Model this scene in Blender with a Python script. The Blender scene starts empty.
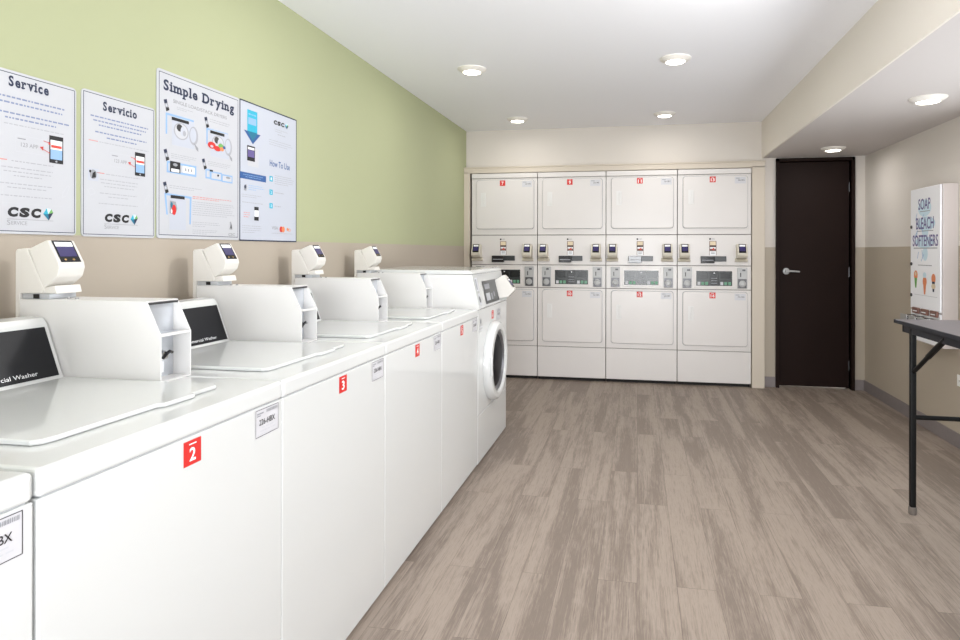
import bpy, bmesh, math, random
from mathutils import Matrix, Vector
random.seed(7)
SC = bpy.context.scene
COL = SC.collection
PI = math.pi

# ------------------------------------------------------------------ materials
def lin(c):
    return tuple((v / 255 / 12.92) if v / 255 <= .04045 else ((v / 255 + .055) / 1.055) ** 2.4 for v in c)

MATS = {}
def mat(name, rgb, rough=.5, metal=0.0, spec=.5, emit=0.0, bump=0.0, bscale=300, coat=0.0, vary=0.0):
    if name in MATS:
        return MATS[name]
    m = bpy.data.materials.new(name); m.use_nodes = True
    nt = m.node_tree; b = nt.nodes['Principled BSDF']
    c = lin(rgb)
    b.inputs['Base Color'].default_value = (*c, 1)
    b.inputs['Roughness'].default_value = rough
    b.inputs['Metallic'].default_value = metal
    b.inputs['Specular IOR Level'].default_value = spec
    b.inputs['Coat Weight'].default_value = coat
    if emit:
        b.inputs['Emission Color'].default_value = (*c, 1)
        b.inputs['Emission Strength'].default_value = emit
    tc = nt.nodes.new('ShaderNodeTexCoord')
    n = nt.nodes.new('ShaderNodeTexNoise'); n.inputs['Scale'].default_value = bscale
    n.inputs['Detail'].default_value = 3
    nt.links.new(tc.outputs['Object'], n.inputs['Vector'])
    if bump:
        bp = nt.nodes.new('ShaderNodeBump'); bp.inputs['Strength'].default_value = bump
        bp.inputs['Distance'].default_value = .001
        nt.links.new(n.outputs['Fac'], bp.inputs['Height']); nt.links.new(bp.outputs['Normal'], b.inputs['Normal'])
    if vary:
        mx = nt.nodes.new('ShaderNodeMix'); mx.data_type = 'RGBA'
        mx.inputs['A'].default_value = (*[v * (1 - vary) for v in c], 1)
        mx.inputs['B'].default_value = (*[min(1, v * (1 + vary)) for v in c], 1)
        nt.links.new(n.outputs['Fac'], mx.inputs['Factor']); nt.links.new(mx.outputs['Result'], b.inputs['Base Color'])
    MATS[name] = m
    return m

def two_tone(name, up, low, zline):
    m = bpy.data.materials.new(name); m.use_nodes = True
    nt = m.node_tree; b = nt.nodes['Principled BSDF']; b.inputs['Roughness'].default_value = .62
    b.inputs['Specular IOR Level'].default_value = .3
    g = nt.nodes.new('ShaderNodeNewGeometry'); s = nt.nodes.new('ShaderNodeSeparateXYZ')
    nt.links.new(g.outputs['Position'], s.inputs[0])
    gt = nt.nodes.new('ShaderNodeMath'); gt.operation = 'GREATER_THAN'; gt.inputs[1].default_value = zline
    nt.links.new(s.outputs['Z'], gt.inputs[0])
    mx = nt.nodes.new('ShaderNodeMix'); mx.data_type = 'RGBA'
    mx.inputs['A'].default_value = (*lin(low), 1); mx.inputs['B'].default_value = (*lin(up), 1)
    nt.links.new(gt.outputs[0], mx.inputs['Factor']); nt.links.new(mx.outputs['Result'], b.inputs['Base Color'])
    n = nt.nodes.new('ShaderNodeTexNoise'); n.inputs['Scale'].default_value = 180
    nt.links.new(g.outputs['Position'], n.inputs['Vector'])
    bp = nt.nodes.new('ShaderNodeBump'); bp.inputs['Strength'].default_value = .12; bp.inputs['Distance'].default_value = .001
    nt.links.new(n.outputs['Fac'], bp.inputs['Height']); nt.links.new(bp.outputs['Normal'], b.inputs['Normal'])
    return m

def floor_mat():
    m = bpy.data.materials.new('wood_plank_vinyl'); m.use_nodes = True
    nt = m.node_tree; N = nt.nodes.new; Lk = nt.links.new
    b = nt.nodes['Principled BSDF']
    g = N('ShaderNodeNewGeometry'); s = N('ShaderNodeSeparateXYZ'); Lk(g.outputs['Position'], s.inputs[0])
    cb = N('ShaderNodeCombineXYZ'); Lk(s.outputs['Y'], cb.inputs['X']); Lk(s.outputs['X'], cb.inputs['Y'])
    br = N('ShaderNodeTexBrick'); Lk(cb.outputs[0], br.inputs['Vector'])
    br.inputs['Scale'].default_value = 1; br.inputs['Brick Width'].default_value = 1.22; br.inputs['Row Height'].default_value = .152
    br.inputs['Mortar Size'].default_value = .0011; br.inputs['Mortar Smooth'].default_value = .2
    br.offset = .37; br.offset_frequency = 2
    br.inputs['Color1'].default_value = (0, 0, 0, 1); br.inputs['Color2'].default_value = (1, 1, 1, 1)
    br.inputs['Mortar'].default_value = (.5, .5, .5, 1)
    # grain coordinates: stretched along the plank, shifted per plank
    sep = N('ShaderNodeSeparateColor'); Lk(br.outputs['Color'], sep.inputs[0])
    sh = N('ShaderNodeMath'); sh.operation = 'MULTIPLY'; sh.inputs[1].default_value = .55; Lk(sep.outputs[0], sh.inputs[0])
    def grain(sx, sy, scale, detail, dist=0.0, rough=.6):
        c = N('ShaderNodeCombineXYZ')
        a = N('ShaderNodeMath'); a.operation = 'MULTIPLY'; a.inputs[1].default_value = sx; Lk(s.outputs['X'], a.inputs[0])
        d = N('ShaderNodeMath'); d.operation = 'MULTIPLY'; d.inputs[1].default_value = sy; Lk(s.outputs['Y'], d.inputs[0])
        Lk(a.outputs[0], c.inputs['X']); Lk(d.outputs[0], c.inputs['Y']); Lk(sh.outputs[0], c.inputs['Z'])
        n = N('ShaderNodeTexNoise'); n.inputs['Scale'].default_value = scale; n.inputs['Detail'].default_value = detail
        n.inputs['Distortion'].default_value = dist; n.inputs['Roughness'].default_value = rough
        Lk(c.outputs[0], n.inputs['Vector']); return n.outputs['Fac']
    wide = grain(1.0, .09, 6, 2.5, .6)
    mid = grain(1.0, .03, 36, 5, .8, .65)
    fine = grain(1.0, .035, 220, 4, .3, .7)
    cross = grain(1.0, .30, 26, 5, 1.2, .65)
    def mul(x, k):
        q = N('ShaderNodeMath'); q.operation = 'MULTIPLY'; q.inputs[1].default_value = k; Lk(x, q.inputs[0]); return q.outputs[0]
    def add(x, y):
        q = N('ShaderNodeMath'); q.operation = 'ADD'; Lk(x, q.inputs[0]); Lk(y, q.inputs[1]); return q.outputs[0]
    tot = add(add(mul(wide, 1.05), mul(mid, .42)), add(mul(fine, .62), add(mul(cross, .24), mul(sep.outputs[0], .05))))
    cr = N('ShaderNodeValToRGB'); Lk(tot, cr.inputs[0])
    e = cr.color_ramp.elements
    e[0].position = .80; e[0].color = (*lin((115, 103, 94)), 1)
    e[1].position = 1.52; e[1].color = (*lin((159, 146, 135)), 1)
    x = e.new(1.0); x.color = (*lin((124, 112, 103)), 1)
    x = e.new(1.24); x.color = (*lin((140, 128, 118)), 1)
    mp = N('ShaderNodeMapRange'); mp.inputs['From Min'].default_value = 0; mp.inputs['From Max'].default_value = 2.4
    # ramp only spans 0..1, so rescale
    for el, p in zip(sorted(cr.color_ramp.elements, key=lambda q: q.position), (.30, .42, .56, .72)):
        pass
    Lk(tot, mp.inputs['Value']); Lk(mp.outputs[0], cr.inputs[0])
    cr.color_ramp.elements[0].position = .33
    cr.color_ramp.elements[1].position = .45
    cr.color_ramp.elements[2].position = .54
    cr.color_ramp.elements[3].position = .68
    dk = N('ShaderNodeMix'); dk.data_type = 'RGBA'; dk.blend_type = 'MULTIPLY'
    Lk(mul(br.outputs['Fac'], .5), dk.inputs['Factor']); Lk(cr.outputs[0], dk.inputs['A']); dk.inputs['B'].default_value = (.3, .27, .25, 1)
    Lk(dk.outputs['Result'], b.inputs['Base Color'])
    b.inputs['Roughness'].default_value = .5; b.inputs['Specular IOR Level'].default_value = .28
    bp = N('ShaderNodeBump'); bp.inputs['Strength'].default_value = .25; bp.inputs['Distance'].default_value = .0006
    Lk(tot, bp.inputs['Height']); Lk(bp.outputs['Normal'], b.inputs['Normal'])
    return m

M_ENAMEL = mat('white_enamel', (212, 214, 214), .13, coat=.3, bump=.02, bscale=60)
M_DRYER = mat('dryer_enamel', (216, 212, 210), .30, bump=.02, bscale=60)
M_BOX = mat('coated_box_metal', (220, 219, 218), .34, bump=.08, bscale=900)
M_BOXIN = mat('grey_inner_metal', (196, 200, 206), .32, .35, vary=.08, bscale=40)
M_READER = mat('reader_plastic', (220, 217, 212), .42)
M_READER2 = mat('reader_cream_plastic', (206, 200, 186), .45)
M_BLACK = mat('black_gloss', (26, 26, 30), .12)
M_PANEL = mat('washer_panel_black', (20, 21, 26), .35, spec=.3)
M_DARKP = mat('dark_slate_print', (44, 48, 50), .3)
M_SEAM = mat('dark_seam', (30, 27, 26), .8)
M_SCREEN = mat('violet_screen', (50, 44, 92), .3, emit=.12)
M_SWHITE = mat('white_print', (238, 240, 244), .5)
M_GOLD = mat('brass_button', (170, 140, 90), .35, .6)
M_RED = mat('red_tag', (206, 44, 40), .45)
M_TWHITE = mat('white_lettering', (250, 250, 250), .5)
M_INK = mat('black_ink', (24, 24, 28), .6)
M_NAVY = mat('navy_ink', (28, 40, 70), .6)
M_GREYINK = mat('grey_ink', (150, 152, 158), .6)
M_LGREY = mat('pale_grey_ink', (196, 198, 204), .6)
M_REDINK = mat('red_ink', (205, 70, 60), .6)
M_DGAP = mat('dryer_gap_grey', (120, 116, 112), .6)
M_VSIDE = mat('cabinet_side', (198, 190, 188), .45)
M_VEND = mat('cabinet_white', (244, 245, 250), .35)
M_TXTB = mat('faint_blue_text', (126, 138, 172), .6)
M_TXTG = mat('faint_grey_text', (168, 170, 178), .6)
M_TXTR = mat('faint_red_text', (212, 140, 136), .6)
M_PAPER = mat('poster_white', (192, 194, 200), .35)
M_PAPERB = mat('poster_pale_grey', (188, 193, 205), .35)
M_STICK = mat('sticker_paper', (204, 204, 209), .4)
M_CYAN = mat('cyan_ink', (40, 170, 200), .5)
M_TEAL = mat('teal_ink', (20, 110, 140), .5)
M_LBLUE = mat('pale_blue_ink', (140, 176, 216), .5)
M_BLUE = mat('blue_ink', (44, 86, 146), .5)
M_ORANGE = mat('orange_ink', (222, 136, 92), .5)
M_GREEN = mat('green_ink', (110, 170, 90), .5)
M_PALEMINT = mat('pale_mint_ink', (206, 228, 240), .5)
M_PURPLE = mat('purple_ink', (98, 86, 142), .5)
M_STEEL = mat('brushed_steel', (168, 168, 168), .5, .5, vary=.1, bscale=200)
M_DSTEEL = mat('dark_steel', (90, 90, 92), .35, .8)
M_CHROME = mat('chrome', (215, 215, 215), .12, 1.0)
M_DOOR = mat('espresso_wood', (27, 13, 9), .6, spec=.15, bump=.05, bscale=90, vary=.15)
M_CASING = mat('beige_casing', (200, 190, 176), .5)
M_CEIL = mat('ceiling_paint', (242, 243, 248), .8, spec=.2)
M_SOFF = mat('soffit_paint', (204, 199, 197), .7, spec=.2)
M_BASE = mat('grey_vinyl_base', (128, 120, 120), .5, vary=.08, bscale=30)
M_TABLE = mat('grey_laminate', (96, 91, 94), .4, vary=.12, bscale=400)
M_TEDGE = mat('charcoal_edge', (34, 35, 42), .6, spec=.3)
M_TLEG = mat('black_steel', (5, 5, 6), .5, spec=.25)
M_FOOT = mat('grey_foot', (105, 98, 92), .6)
M_RUBBER = mat('black_rubber', (22, 20, 20), .8)
M_LTRIM = mat('lamp_trim_white', (232, 228, 222), .5)
M_LENS = mat('lamp_lens', (255, 250, 238), .5, emit=6.0)
M_GLASS = mat('dark_door_glass', (20, 20, 24), .3, spec=.5)
M_GLASS.node_tree.nodes['Principled BSDF'].inputs['IOR'].default_value = 1.08
M_SILVER = mat('silver_ring', (120, 120, 124), .35, .6)
M_BROWN = mat('brown_slot_label', (120, 84, 74), .5)
M_AMBER = mat('amber_print', (222, 206, 176), .5)
M_OUTLET = mat('outlet_white', (240, 240, 238), .4)
M_DISP = mat('dryer_display', (48, 52, 52), .25)
M_DISP2 = mat('dryer_display_dark', (24, 27, 28), .25)
M_DGREEN = mat('green_buttons', (96, 150, 120), .5)
M_DRED = mat('red_digits', (150, 60, 52), .5)
GREEN_WALL = two_tone('wall_green_over_taupe', (172, 177, 142), (176, 166, 153), 1.342)
CREAM_WALL = two_tone('wall_cream_over_taupe', (218, 212, 206), (178, 167, 152), 1.334)
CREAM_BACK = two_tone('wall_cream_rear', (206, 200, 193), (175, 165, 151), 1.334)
FLOOR = floor_mat()

# ------------------------------------------------------------------ mesh builder
class MB:
    def __init__(s):
        s.bm = bmesh.new(); s.mats = []; s.T = Matrix.Identity(4)
    def mi(s, m):
        if m not in s.mats: s.mats.append(m)
        return s.mats.index(m)
    def merge(s, bm, m):
        i = s.mi(m)
        bmesh.ops.transform(bm, matrix=s.T, verts=bm.verts)
        if s.T.to_3x3().determinant() < 0:
            bmesh.ops.reverse_faces(bm, faces=bm.faces)
        for f in bm.faces: f.material_index = i
        me = bpy.data.meshes.new('t'); bm.to_mesh(me); bm.free()
        s.bm.from_mesh(me); bpy.data.meshes.remove(me)
        return s
    def box(s, x0, x1, y0, y1, z0, z1, m, bev=0, seg=2):
        bm = bmesh.new()
        bmesh.ops.create_cube(bm, size=1)
        for v in bm.verts:
            v.co = Vector(((x0 + x1) / 2 + v.co.x * (x1 - x0), (y0 + y1) / 2 + v.co.y * (y1 - y0), (z0 + z1) / 2 + v.co.z * (z1 - z0)))
        if bev: bmesh.ops.bevel(bm, geom=bm.edges[:], offset=bev, segments=seg, affect='EDGES', profile=.5)
        return s.merge(bm, m)
    def prism(s, pts, ax, a, b, m, bev=0, seg=2):
        # pts in the two axes other than ax: ax='y' -> (x,z); 'x' -> (y,z); 'z' -> (x,y)
        bm = bmesh.new()
        def P(p, t):
            return {'y': (p[0], t, p[1]), 'x': (t, p[0], p[1]), 'z': (p[0], p[1], t)}[ax]
        A = [bm.verts.new(P(p, a)) for p in pts]; B = [bm.verts.new(P(p, b)) for p in pts]
        n = len(pts)
        bm.faces.new(A); bm.faces.new(B[::-1])
        for i in range(n): bm.faces.new((A[i], B[i], B[(i + 1) % n], A[(i + 1) % n]))
        bmesh.ops.recalc_face_normals(bm, faces=bm.faces)
        if bev: bmesh.ops.bevel(bm, geom=bm.edges[:], offset=bev, segments=seg, affect='EDGES', profile=.5)
        return s.merge(bm, m)
    def lathe(s, prof, c, ax, m, n=40):
        # prof: list of (r, h) along axis
        bm = bmesh.new(); rings = []
        for r, h in prof:
            ring = []
            for k in range(n):
                t = 2 * PI * k / n; u, v = r * math.cos(t), r * math.sin(t)
                p = {'z': (u, v, h), 'x': (h, u, v), 'y': (u, h, v)}[ax]
                ring.append(bm.verts.new(Vector(p) + Vector(c)))
            rings.append(ring)
        for A, B in zip(rings, rings[1:]):
            for k in range(n): bm.faces.new((A[k], A[(k + 1) % n], B[(k + 1) % n], B[k]))
        bm.faces.new(rings[0]); bm.faces.new(rings[-1][::-1])
        bmesh.ops.recalc_face_normals(bm, faces=bm.faces)
        return s.merge(bm, m)
    def tube(s, pts, r, m, n=12):
        bm = bmesh.new(); pts = [Vector(p) for p in pts]; rings = []
        for i, p in enumerate(pts):
            d = (pts[min(i + 1, len(pts) - 1)] - pts[max(i - 1, 0)]).normalized()
            up = Vector((0, 0, 1)) if abs(d.z) < .9 else Vector((1, 0, 0))
            u = d.cross(up).normalized(); w = d.cross(u).normalized()
            rings.append([bm.verts.new(p + u * r * math.cos(2 * PI * k / n) + w * r * math.sin(2 * PI * k / n)) for k in range(n)])
        for A, B in zip(rings, rings[1:]):
            for k in range(n): bm.faces.new((A[k], A[(k + 1) % n], B[(k + 1) % n], B[k]))
        bm.faces.new(rings[0]); bm.faces.new(rings[-1][::-1])
        bmesh.ops.recalc_face_normals(bm, faces=bm.faces)
        return s.merge(bm, m)
    def build(s, name, parent=None, loc=None, smooth=True):
        me = bpy.data.meshes.new(name); s.bm.to_mesh(me); s.bm.free()
        for m in s.mats: me.materials.append(m)
        if smooth and len(me.polygons):
            me.polygons.foreach_set('use_smooth', [True] * len(me.polygons))
            me.set_sharp_from_angle(angle=math.radians(35))
            for p in me.polygons:
                if p.area > .0012: p.use_smooth = False
        o = bpy.data.objects.new(name, me); COL.objects.link(o)
        if parent: o.parent = parent
        if loc: o.location = loc
        return o

_glyph = {}
def glyph_geo(t, bold):
    """flat triangulated outline of a line of lettering, normalised to the unit square"""
    k = (t, bold)
    if k in _glyph: return _glyph[k]
    c = bpy.data.curves.new('lettering', 'FONT'); c.body = t; c.offset = bold; c.resolution_u = 3
    o = bpy.data.objects.new('lettering', c); COL.objects.link(o)
    bpy.context.view_layer.update()
    me = bpy.data.meshes.new_from_object(o.evaluated_get(bpy.context.evaluated_depsgraph_get()))
    V = [tuple(v.co[:2]) for v in me.vertices]; F = [tuple(p.vertices) for p in me.polygons]
    bpy.data.objects.remove(o); bpy.data.curves.remove(c); bpy.data.meshes.remove(me)
    xs = [v[0] for v in V]; ys = [v[1] for v in V]
    bb = (min(xs), max(xs), min(ys), max(ys))
    _glyph[k] = (V, F, bb)
    return _glyph[k]

class Print:
    """flat ink shapes on a surface; origin + u + v axes, n = outward normal"""
    def __init__(s, o, u, v):
        s.o, s.u, s.v = Vector(o), Vector(u).normalized(), Vector(v).normalized()
        s.n = s.u.cross(s.v); s.mb = MB(); s.lay = 0.0004; s.k = 0
    hold = False
    def P(s, a, b, h): return s.o + s.u * a + s.v * b + s.n * h
    def add(s, V, F, m, h=None):
        h = (s.lay if h is None else h) + s.k * 1e-5
        if not s.hold: s.k += 1
        bm = bmesh.new(); vs = [bm.verts.new(s.P(a, b, h)) for a, b in V]
        for f in F:
            try: fc = bm.faces.new([vs[i] for i in f])
            except ValueError: continue
            fc.normal_update()
            if fc.normal.dot(s.n) < 0: fc.normal_flip()
        s.mb.merge(bm, m)
    def poly(s, pts, m, h=None): s.add(pts, [tuple(range(len(pts)))], m, h)
    def rect(s, a0, a1, b0, b1, m, h=None): s.poly([(a0, b0), (a1, b0), (a1, b1), (a0, b1)], m, h)
    def frame(s, a0, a1, b0, b1, t, m, h=None):
        s.rect(a0, a1, b0, b0 + t, m, h); s.rect(a0, a1, b1 - t, b1, m, h)
        s.rect(a0, a0 + t, b0, b1, m, h); s.rect(a1 - t, a1, b0, b1, m, h)
    def ell(s, a, b, ra, rb, m, h=None, n=20):
        s.poly([(a + ra * math.cos(2 * PI * k / n), b + rb * math.sin(2 * PI * k / n)) for k in range(n)], m, h)
    def line(s, a0, b0, a1, b1, t, m, h=None):
        d = Vector((a1 - a0, b1 - b0)).normalized(); q = Vector((-d.y, d.x)) * t / 2
        s.poly([(a0 + q.x, b0 + q.y), (a0 - q.x, b0 - q.y), (a1 - q.x, b1 - q.y), (a1 + q.x, b1 + q.y)], m, h)
    def text(s, t, a0, a1, b0, b1, m, bold=0.0, h=None, sh=0.0):
        V, F, bb = glyph_geo(t, bold)
        W = [(a0 + (x - bb[0]) / (bb[1] - bb[0]) * (a1 - a0), b0 + (y - bb[2]) / (bb[3] - bb[2]) * (b1 - b0)) for x, y in V]
        if sh: W = [(x + (y - b0) * sh, y) for x, y in W]
        s.add(W, F, m, h)
    def slab(s, t, a0, a1, base, cap, m):
        """heavy slab-serif headline between a0 and a1, baseline at base, capital height cap"""
        xs = 0; placed = []; bold = .036
        for ch in t:
            if ch == ' ': xs += .38; continue
            V, F, bb = glyph_geo(ch, bold)
            placed.append((ch, xs, V, F, bb)); xs += (bb[1] - bb[0]) + .13
        tot = xs - .13; kx = (a1 - a0) / tot; _, _, cb = glyph_geo('S', bold); ky = cap / (cb[3] - cb[2])
        _, _, xb = glyph_geo('v', bold); XH = xb[3]; ov = -cb[2] * 0 
        for ch, x, V, F, bb in placed:
            W = [(a0 + (x + vx - bb[0]) * kx, base + vy * ky) for vx, vy in V]
            s.add(W, F, m)
            w = bb[1] - bb[0]; t_ = .10; e = .075; st = .17
            bars = []
            top = bb[3]; bot = bb[2]
            if ch == 'i': bars = [(-e, w + e, 0), (-e, st * .6, XH - t_)]
            if ch == 'l': bars = [(-e, w + e, 0), (-e, st * .6, top - t_)]
            if ch == 'r': bars = [(-e, st + e + .03, 0), (-e, st * .6, XH - t_)]
            if ch == 'n': bars = [(-e, st + e, 0), (w - st - e * .7, w + e, 0), (-e, st * .6, XH - t_)]
            if ch == 'm': bars = [(-e, st + e, 0), (w / 2 - st / 2 - e * .7, w / 2 + st / 2 + e * .7, 0), (w - st - e, w + e, 0), (-e, st * .6, XH - t_)]
            if ch == 'p': bars = [(-e, st + e, bot), (-e, st * .6, XH - t_)]
            if ch in 'vy': bars = [(-e * 1.2, st + e, XH - t_), (w - st - e, w + e * 1.2, XH - t_)]
            if ch == 'D': bars = [(-e, st, 0), (-e, st, top - t_)]
            if ch == 'S': bars = []
            for u0, u1, v0 in bars:
                s.rect(a0 + (x + u0) * kx, a0 + (x + u1) * kx, base + v0 * ky, base + (v0 + t_) * ky, m)
    def words(s, a0, a1, b0, b1, rows, m, align='c', seed=0, hfrac=.45):
        """rows of word-shaped dashes: body copy too small to read"""
        rnd = random.Random(seed); dh = (b1 - b0) / rows; s.hold = True
        for r in range(rows):
            bb = b1 - (r + .5) * dh; hh = dh * hfrac / 2
            L = (a1 - a0) * (1 if r < rows - 1 or rows == 1 else rnd.uniform(.5, .85)) * rnd.uniform(.86, 1)
            st = a0 if align == 'l' else (a0 + a1 - L) / 2
            x = st
            while x < st + L - .002:
                w = min(rnd.uniform(.005, .017), st + L - x)
                s.rect(x, x + w, bb - hh, bb + hh, m); x += w + .0035
        s.hold = False; s.k += 1
    def build(s, name, parent): return s.mb.build(name, parent, smooth=False)

# ------------------------------------------------------------------ scene objects
def thing(name, label, cat, loc=(0, 0, 0), group=None, rz=0):
    o = bpy.data.objects.new(name, None); COL.objects.link(o)
    o.location = loc; o.rotation_euler = (0, 0, rz); o.empty_display_size = .1
    o['label'] = label; o['category'] = cat
    if group: o['group'] = group
    return o
def kids(o): return [c for c in bpy.data.objects if c.parent == o]
def copy_tree(o, parent=None):
    c = o.copy(); COL.objects.link(c)
    if parent: c.parent = parent
    for ch in kids(o): copy_tree(ch, c)
    return c
def dup(root, loc, label):
    r = copy_tree(root); r.location = loc; r['label'] = label; return r
def struct(o): o['kind'] = 'structure'; return o

# room measures
XL, XR = -1.759, 2.084
YB, YR = 6.205, -5.0
ZC, ZS = 2.537, 2.186
XS = 1.168
XF = -.9388

# ---- shell
b = MB(); b.box(XL - .1, XR + .1, YR - .1, 7.05, -.08, 0, FLOOR); struct(b.build('floor', smooth=False))
b = MB(); b.box(XL - .1, XR + .1, YR - .1, 7.05, ZC, ZC + .1, M_CEIL); struct(b.build('ceiling', smooth=False))
b = MB(); b.box(XL - .1, XL, YR - .1, 7.05, 0, ZC, GREEN_WALL); struct(b.build('wall_left', smooth=False))
WY0, WY1, WZ0, WZ1 = 1.5, 4.1, .70, 1.85                     # unseen window added in the right wall to let in fill light
b = MB()
b.box(XR, XR + .1, YR - .1, YB, 0, WZ0, CREAM_WALL); b.box(XR, XR + .1, YR - .1, YB, WZ1, ZC, CREAM_WALL)
b.box(XR, XR + .1, YR - .1, WY0, WZ0, WZ1, CREAM_WALL); b.box(XR, XR + .1, WY1, YB, WZ0, WZ1, CREAM_WALL)
struct(b.build('wall_right', smooth=False))
b = MB()
for k in range(5):
    y = WY0 + k * (WY1 - WY0 - .04) / 4; b.box(XR + .03, XR + .07, y, y + .04, WZ0, WZ1, M_LTRIM)
b.box(XR + .03, XR + .07, WY0, WY1, WZ0, WZ0 + .04, M_LTRIM); b.box(XR + .03, XR + .07, WY0, WY1, WZ1 - .04, WZ1, M_LTRIM)
struct(b.build('fill_window_2', smooth=False))
AX0, AX1, AZ = -1.703, 1.075, 2.094
DX0, DX1, DZ = 1.325, 1.960, 2.150
b = MB()
b.box(XL, DX0, YB, YB + .12, AZ, ZC, CREAM_BACK)
b.box(DX0, DX1, YB, YB + .12, 2.170, ZC, CREAM_BACK)
b.box(DX1, XR + .1, YB, YB + .12, AZ, ZC, CREAM_BACK)
b.box(XL, AX0, YB, YB + .12, 0, AZ, CREAM_BACK)
b.box(AX1, DX0, YB, YB + .12, 0, AZ, CREAM_BACK)
b.box(DX1, XR + .1, YB, YB + .12, 0, AZ, CREAM_BACK)
b.box(XL, XR + .1, 6.95, 7.05, 0, ZC, CREAM_BACK)           # back of the dryer alcove
b.box(AX1, AX1 + .08, YB + .12, 6.95, 0, ZC, CREAM_BACK)
struct(b.build('wall_back', smooth=False))
# rear wall behind the camera, with a wide window added for soft fill
b = MB()
b.box(XL, XR, YR - .1, YR, 0, .5, CREAM_WALL); b.box(XL, XR, YR - .1, YR, 2.35, ZC, CREAM_WALL)
b.box(XL, XL + .25, YR - .1, YR, .5, 2.35, CREAM_WALL); b.box(XR - .25, XR, YR - .1, YR, .5, 2.35, CREAM_WALL)
struct(b.build('wall_rear', smooth=False))
b = MB()
for x in (XL + .25, XL + 1.36, XR - 1.41, XR - .29):
    b.box(x, x + .04, YR - .07, YR - .03, .5, 2.35, M_LTRIM)
b.box(XL + .25, XR - .25, YR - .07, YR - .03, .5, .54, M_LTRIM); b.box(XL + .25, XR - .25, YR - .07, YR - .03, 2.31, 2.35, M_LTRIM)
struct(b.build('fill_window_1', smooth=False))
# soffit along the right wall
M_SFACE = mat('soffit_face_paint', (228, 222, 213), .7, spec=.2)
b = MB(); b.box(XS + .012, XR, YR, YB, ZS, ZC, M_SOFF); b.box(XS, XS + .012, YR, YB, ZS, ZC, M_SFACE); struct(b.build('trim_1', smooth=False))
# casing around the dryer alcove
b = MB()
cy0 = 6.118
b.box(AX1 - .008, 1.182, cy0, YB, 0, 2.10, M_CASING, .003)
b.box(XL, AX0 + .006, cy0, YB, 0, 2.10, M_CASING, .003)
b.box(XL, 1.182, cy0, YB, 2.088, 2.142, M_CASING, .003)
b.box(XL, 1.190, cy0 - .008, YB, 2.138, 2.150, M_CASING, .003)
struct(b.build('trim_2'))
# baseboards
def base(name, x0, x1, y0, y1):
    b = MB(); b.box(x0, x1, y0, y1, 0, .098, M_BASE, .002, 1); return struct(b.build(name))
base('baseboard_right', XR - .009, XR, YR, YB)
base('baseboard_back', 1.182, 1.296, YB - .009, YB)
base('baseboard_back', 1.990, XR - .009, YB - .009, YB)
base('baseboard_left', XL, XL + .009, YR, cy0)

# ---- door
door = bpy.data.objects.new('door_1', None); COL.objects.link(door); door.location = (DX0, YB, 0); struct(door)
b = MB()
b.box(-.030, 0, -.035, .12, 0, 2.176, M_DOOR, .002, 1)
b.box(.635, .665, -.035, .12, 0, 2.176, M_DOOR, .002, 1)
b.box(-.030, .665, -.035, .12, 2.146, 2.176, M_DOOR, .002, 1)
b.box(0, .012, .075, .10, 0, 2.146, M_DOOR); b.box(.623, .635, .075, .10, 0, 2.146, M_DOOR)
b.box(0, .635, .075, .12, 2.134, 2.146, M_DOOR)
b.build('door_frame', door)
b = MB(); b.box(.003, .632, .030, .074, .012, 2.143, M_DOOR, .002, 1); leaf = b.build('door_leaf', door)
b = MB()
HX, HZ = .072, 1.105
b.lathe([(.031, .030), (.031, .024), (.028, .021), (.012, .020), (.012, -.018), (.0, -.018)][:-1], (HX, 0, HZ), 'y', M_STEEL, 28)
b.tube([(HX, -.012, HZ), (HX + .03, -.018, HZ + .002), (HX + .07, -.018, HZ), (HX + .112, -.014, HZ - .004)], .0085, M_STEEL)
b.build('door_handle', leaf)
b = MB()
for hz in (.22, 1.1, 1.9):
    b.tube([(.630, .027, hz - .045), (.630, .027, hz + .045)], .006, M_DSTEEL, 10)
b.build('hinge', leaf)

# ---- recessed / surface downlights
def make_light():
    t = thing('ceiling_light', '', 'ceiling light', (0, 0, 0), 'round ceiling downlights')
    b = MB(); b.lathe([(.0985, 0), (.098, -.005), (.090, -.011), (.078, -.018), (.068, -.024), (.062, -.026), (.060, -.0225), (.001, -.0225)], (0, 0, 0), 'z', M_LTRIM, 48)
    b.build('trim_ring', t)
    b = MB(); b.lathe([(.059, -.0226), (.056, -.026), (.03, -.029), (.001, -.030)], (0, 0, 0), 'z', M_LENS, 40)
    b.build('lens', t)
    return t
L0 = make_light()
spots = [(-1.116, 4.074, ZC, 'round white downlight in the main ceiling, near left, over the washers', 1),
         (.238, 4.074, ZC, 'round white downlight in the main ceiling, near right, beside the soffit', 1),
         (-1.116, 5.69, ZC, 'small round downlight at the far left of the ceiling, above the first dryer stack', 1),
         (.238, 5.69, ZC, 'small round downlight at the far right of the main ceiling, above the third dryer stack', 1),
         (1.656, 3.93, ZS, 'round downlight under the lowered soffit, the nearer and larger of its two', 2),
         (1.656, 5.69, ZS, 'round downlight under the lowered soffit in front of the dark door', 2)]
for i, (x, y, z, lb, k) in enumerate(spots):
    o = L0 if i == 0 else copy_tree(L0)
    o.location = (x, y, z); o['label'] = lb
hidden = [(-1.116, 2.45, ZC), (.238, 2.45, ZC), (-1.116, .83, ZC), (.238, .83, ZC), (-1.116, -.8, ZC), (.238, -.8, ZC), (1.656, 2.17, ZS), (1.656, .4, ZS)]  # unseen fixtures carrying the ceiling grid on, added to light the room
for x, y, z in hidden:
    o = copy_tree(L0); o.location = (x, y, z); o['label'] = 'unseen round white downlight continuing the ceiling grid, added for light'
P_MAIN, P_SOFF = 1.8, 1.7
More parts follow.
